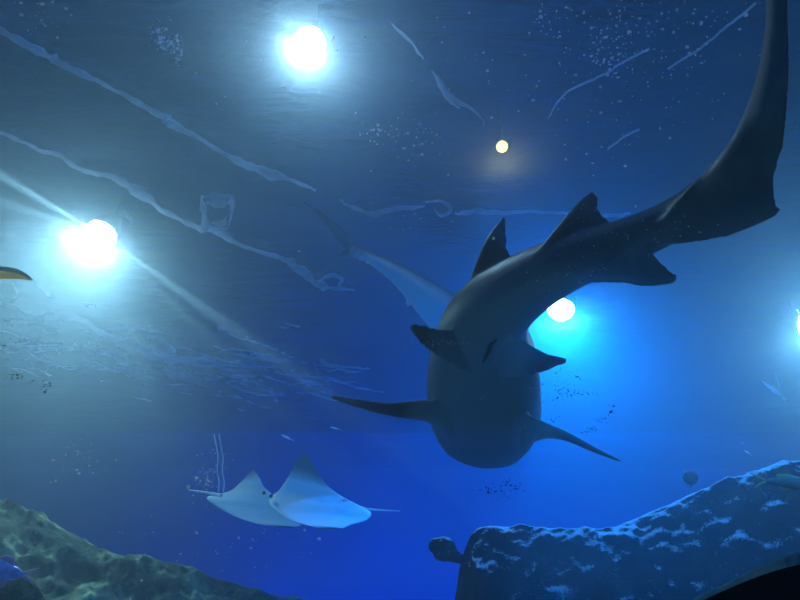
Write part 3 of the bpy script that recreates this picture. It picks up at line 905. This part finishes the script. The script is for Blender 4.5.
# light shimmering along the far edge of the surface, shaped as pale flecks
rs = random.Random(5)
bm = bmesh.new()
def fleck(x, y, wx, sl):
    ribbon(bm, [(x - wx / 2, y - wx * sl / 2, .6), (x, y + rs.uniform(-1, 1), rs.uniform(1, 3.5)), (x + wx / 2, y + wx * sl / 2, .6)], rs.random() * 99, .7)
for _ in range(210):
    f = rs.random()
    fleck(rs.uniform(-10, 110) * (1 - f) + rs.uniform(110, 330) * f, 0, 0, 0) if False else None
    x = rs.uniform(-10, 330)
    yc = 345 + x * 0.10
    if _ % 3: fleck(x, rs.gauss(yc, 15), rs.uniform(3, 9), .3)
    else:
        y = rs.gauss(yc, 15); Lr = rs.uniform(18, 55); s_ = rs.uniform(.05, .4)
        ribbon(bm, [(x, y, .5), (x + Lr * .3, y + Lr * .3 * s_ + rs.uniform(-3, 3), rs.uniform(.6, 2)), (x + Lr * .65, y + Lr * .65 * s_ + rs.uniform(-3, 3), rs.uniform(.5, 2.4)), (x + Lr, y + Lr * s_, .5)], rs.random() * 99, 1.2)
for (x, y, wx) in ((292, 326, 16), (284, 328, 10), (266, 408, 14), (250, 403, 12), (236, 398, 14), (218, 396, 12), (300, 392, 20), (310, 384, 14), (240, 362, 14), (335, 380, 12)):
    fleck(x, y, wx, .25)
tag(obj('light_flecks', bm, M_light_film, smooth=False), 'shimmering pale flecks of light scattered along the water surface at left', 'light flecks', kind='stuff')

# ------------------------------------------------------------------ specks and debris on the acrylic
def on_pane(px, py, off):
    d = ray(px, py).normalized()
    r = TR + 0.05 + off
    o = EYE - TC
    b = o.y * d.y + o.z * d.z; a = d.y ** 2 + d.z ** 2; c_ = o.y ** 2 + o.z ** 2 - r * r
    return EYE + d * ((-b + math.sqrt(b * b - a * c_)) / a)
def specks(name, label, cat, clusters, m, rmin, rmax, seed, sub=1):
    rr = random.Random(seed)
    bm = bmesh.new()
    for (x, y, sx, sy, n) in clusters:
        for _ in range(n):
            px, py = rr.gauss(x, sx), rr.gauss(y, sy)
            if 640 < px < 800 and py > 140 and m is M_algae: continue
            r = rmin * (rmax / rmin) ** (rr.random() ** 1.8)
            q = bmesh.ops.create_icosphere(bm, subdivisions=sub, radius=r)
            c_ = on_pane(px, py, r * .6)
            s = Vector((rr.uniform(.7, 1.6), rr.uniform(.7, 1.4), rr.uniform(.7, 1.6)))
            out_ = Vector((0, c_.y - TC.y, c_.z - TC.z)).normalized()
            if m is M_algae: bmesh.ops.delete(bm, geom=[v for v in q['verts'] if v.co.dot(out_) > r * .2], context='VERTS')      # a cap clinging to the pane
            for v in q['verts']:
                if v.is_valid: v.co = Vector((v.co.x * s.x, v.co.y * s.y, v.co.z * s.z)) + c_
    return tag(obj(name, bm, m), label, cat, kind='stuff')
M_algae = film_mat('pale algae speck', (0.95, 0.97, 1.0), 0.8)
M_debris = plain('dark debris', (0.02, 0.03, 0.06), 0.8, 0.1, 0.1)
specks('algae_specks', 'pale specks dotted over the clear tunnel pane, thickest at the upper right', 'specks',
  [(160, 36, 5, 8, 45), (172, 46, 7, 5, 60), (178, 56, 3, 5, 12), (40, 18, 18, 14, 40), (620, 35, 18, 20, 90), (606, 60, 8, 8, 30), (552, 18, 14, 12, 30), (640, 60, 45, 45, 90), (690, 30, 30, 25, 50), (570, 75, 30, 30, 30),
   (378, 130, 12, 8, 40), (420, 140, 16, 14, 40), (460, 60, 40, 30, 25), (620, 140, 60, 40, 30), (280, 30, 60, 40, 15), (75, 465, 18, 12, 35), (270, 548, 25, 15, 30), (205, 480, 8, 14, 40), (400, 240, 60, 40, 30), (150, 560, 60, 30, 20)],
  M_algae, 0.0007, 0.0027, 3, 2)
specks('drifting_debris', 'dark specks of debris trailing in lines through the blue water', 'debris',
  [(592, 428, 3, 2.5, 16), (601, 420, 3, 2, 12), (612, 410, 2, 3, 14), (585, 434, 2, 2, 8), (570, 385, 16, 6, 40), (560, 395, 14, 5, 40), (575, 392, 8, 3, 25), (545, 418, 10, 3, 20), (500, 492, 12, 5, 60), (512, 484, 6, 4, 24), (30, 343, 14, 2, 30), (16, 376, 7, 3, 24), (44, 386, 6, 5, 30)],
  M_debris, 0.0006, 0.0016, 8)
# bubbles rising left of the rays
rr = random.Random(21)
bm = bmesh.new()
def bub(px, py, d, r):
    q = bmesh.ops.create_icosphere(bm, subdivisions=1, radius=r)
    bmesh.ops.translate(bm, verts=q['verts'], vec=at(px, py, d))
for k in range(70):
    y = rr.uniform(450, 495)
    bub(205 + (490 - y) * .15 + rr.gauss(0, 7), y, 6.3 + rr.uniform(-.1, .1), rr.uniform(.0025, .006))
tag(obj('air_bubbles', bm, M_silver), 'loose string of small pale bubbles rising left of the two rays', 'bubbles', kind='stuff')
bm = bmesh.new()
for off in (0, 5):
    tube(bm, catmull([tuple(at(x + off, y, 6.3)) for x, y in ((214, 434), (216, 446), (218, 458), (217, 470), (219, 482), (218, 492))], 24), .006, 6)  # two thin pale tubes forming an upright streak
tag(obj('upright_streak', bm, M_film_thin), 'pale blue double streak running upright left of the rays', 'strand')

# ------------------------------------------------------------------ black rim of the tunnel
M_black = plain('black rim', (0.004, 0.004, 0.005), 0.8, 0.1, 0.1)
bm = bmesh.new()
pts = catmull([(600, 655), (660, 617), (700, 601.5), (730, 588), (765, 574), (805, 563), (860, 553), (930, 550)], 30)
rings = []
for x, y in pts:
    p = at(x, y, 1.1)
    rings.append([p, p + Vector((0, .09, -.01)), Vector((p.x, p.y + .09, 0.0)), Vector((p.x, p.y, 0.0))])
loft(bm, rings)
tag(obj('trim_1', bm, M_black, smooth=False), kind='structure')
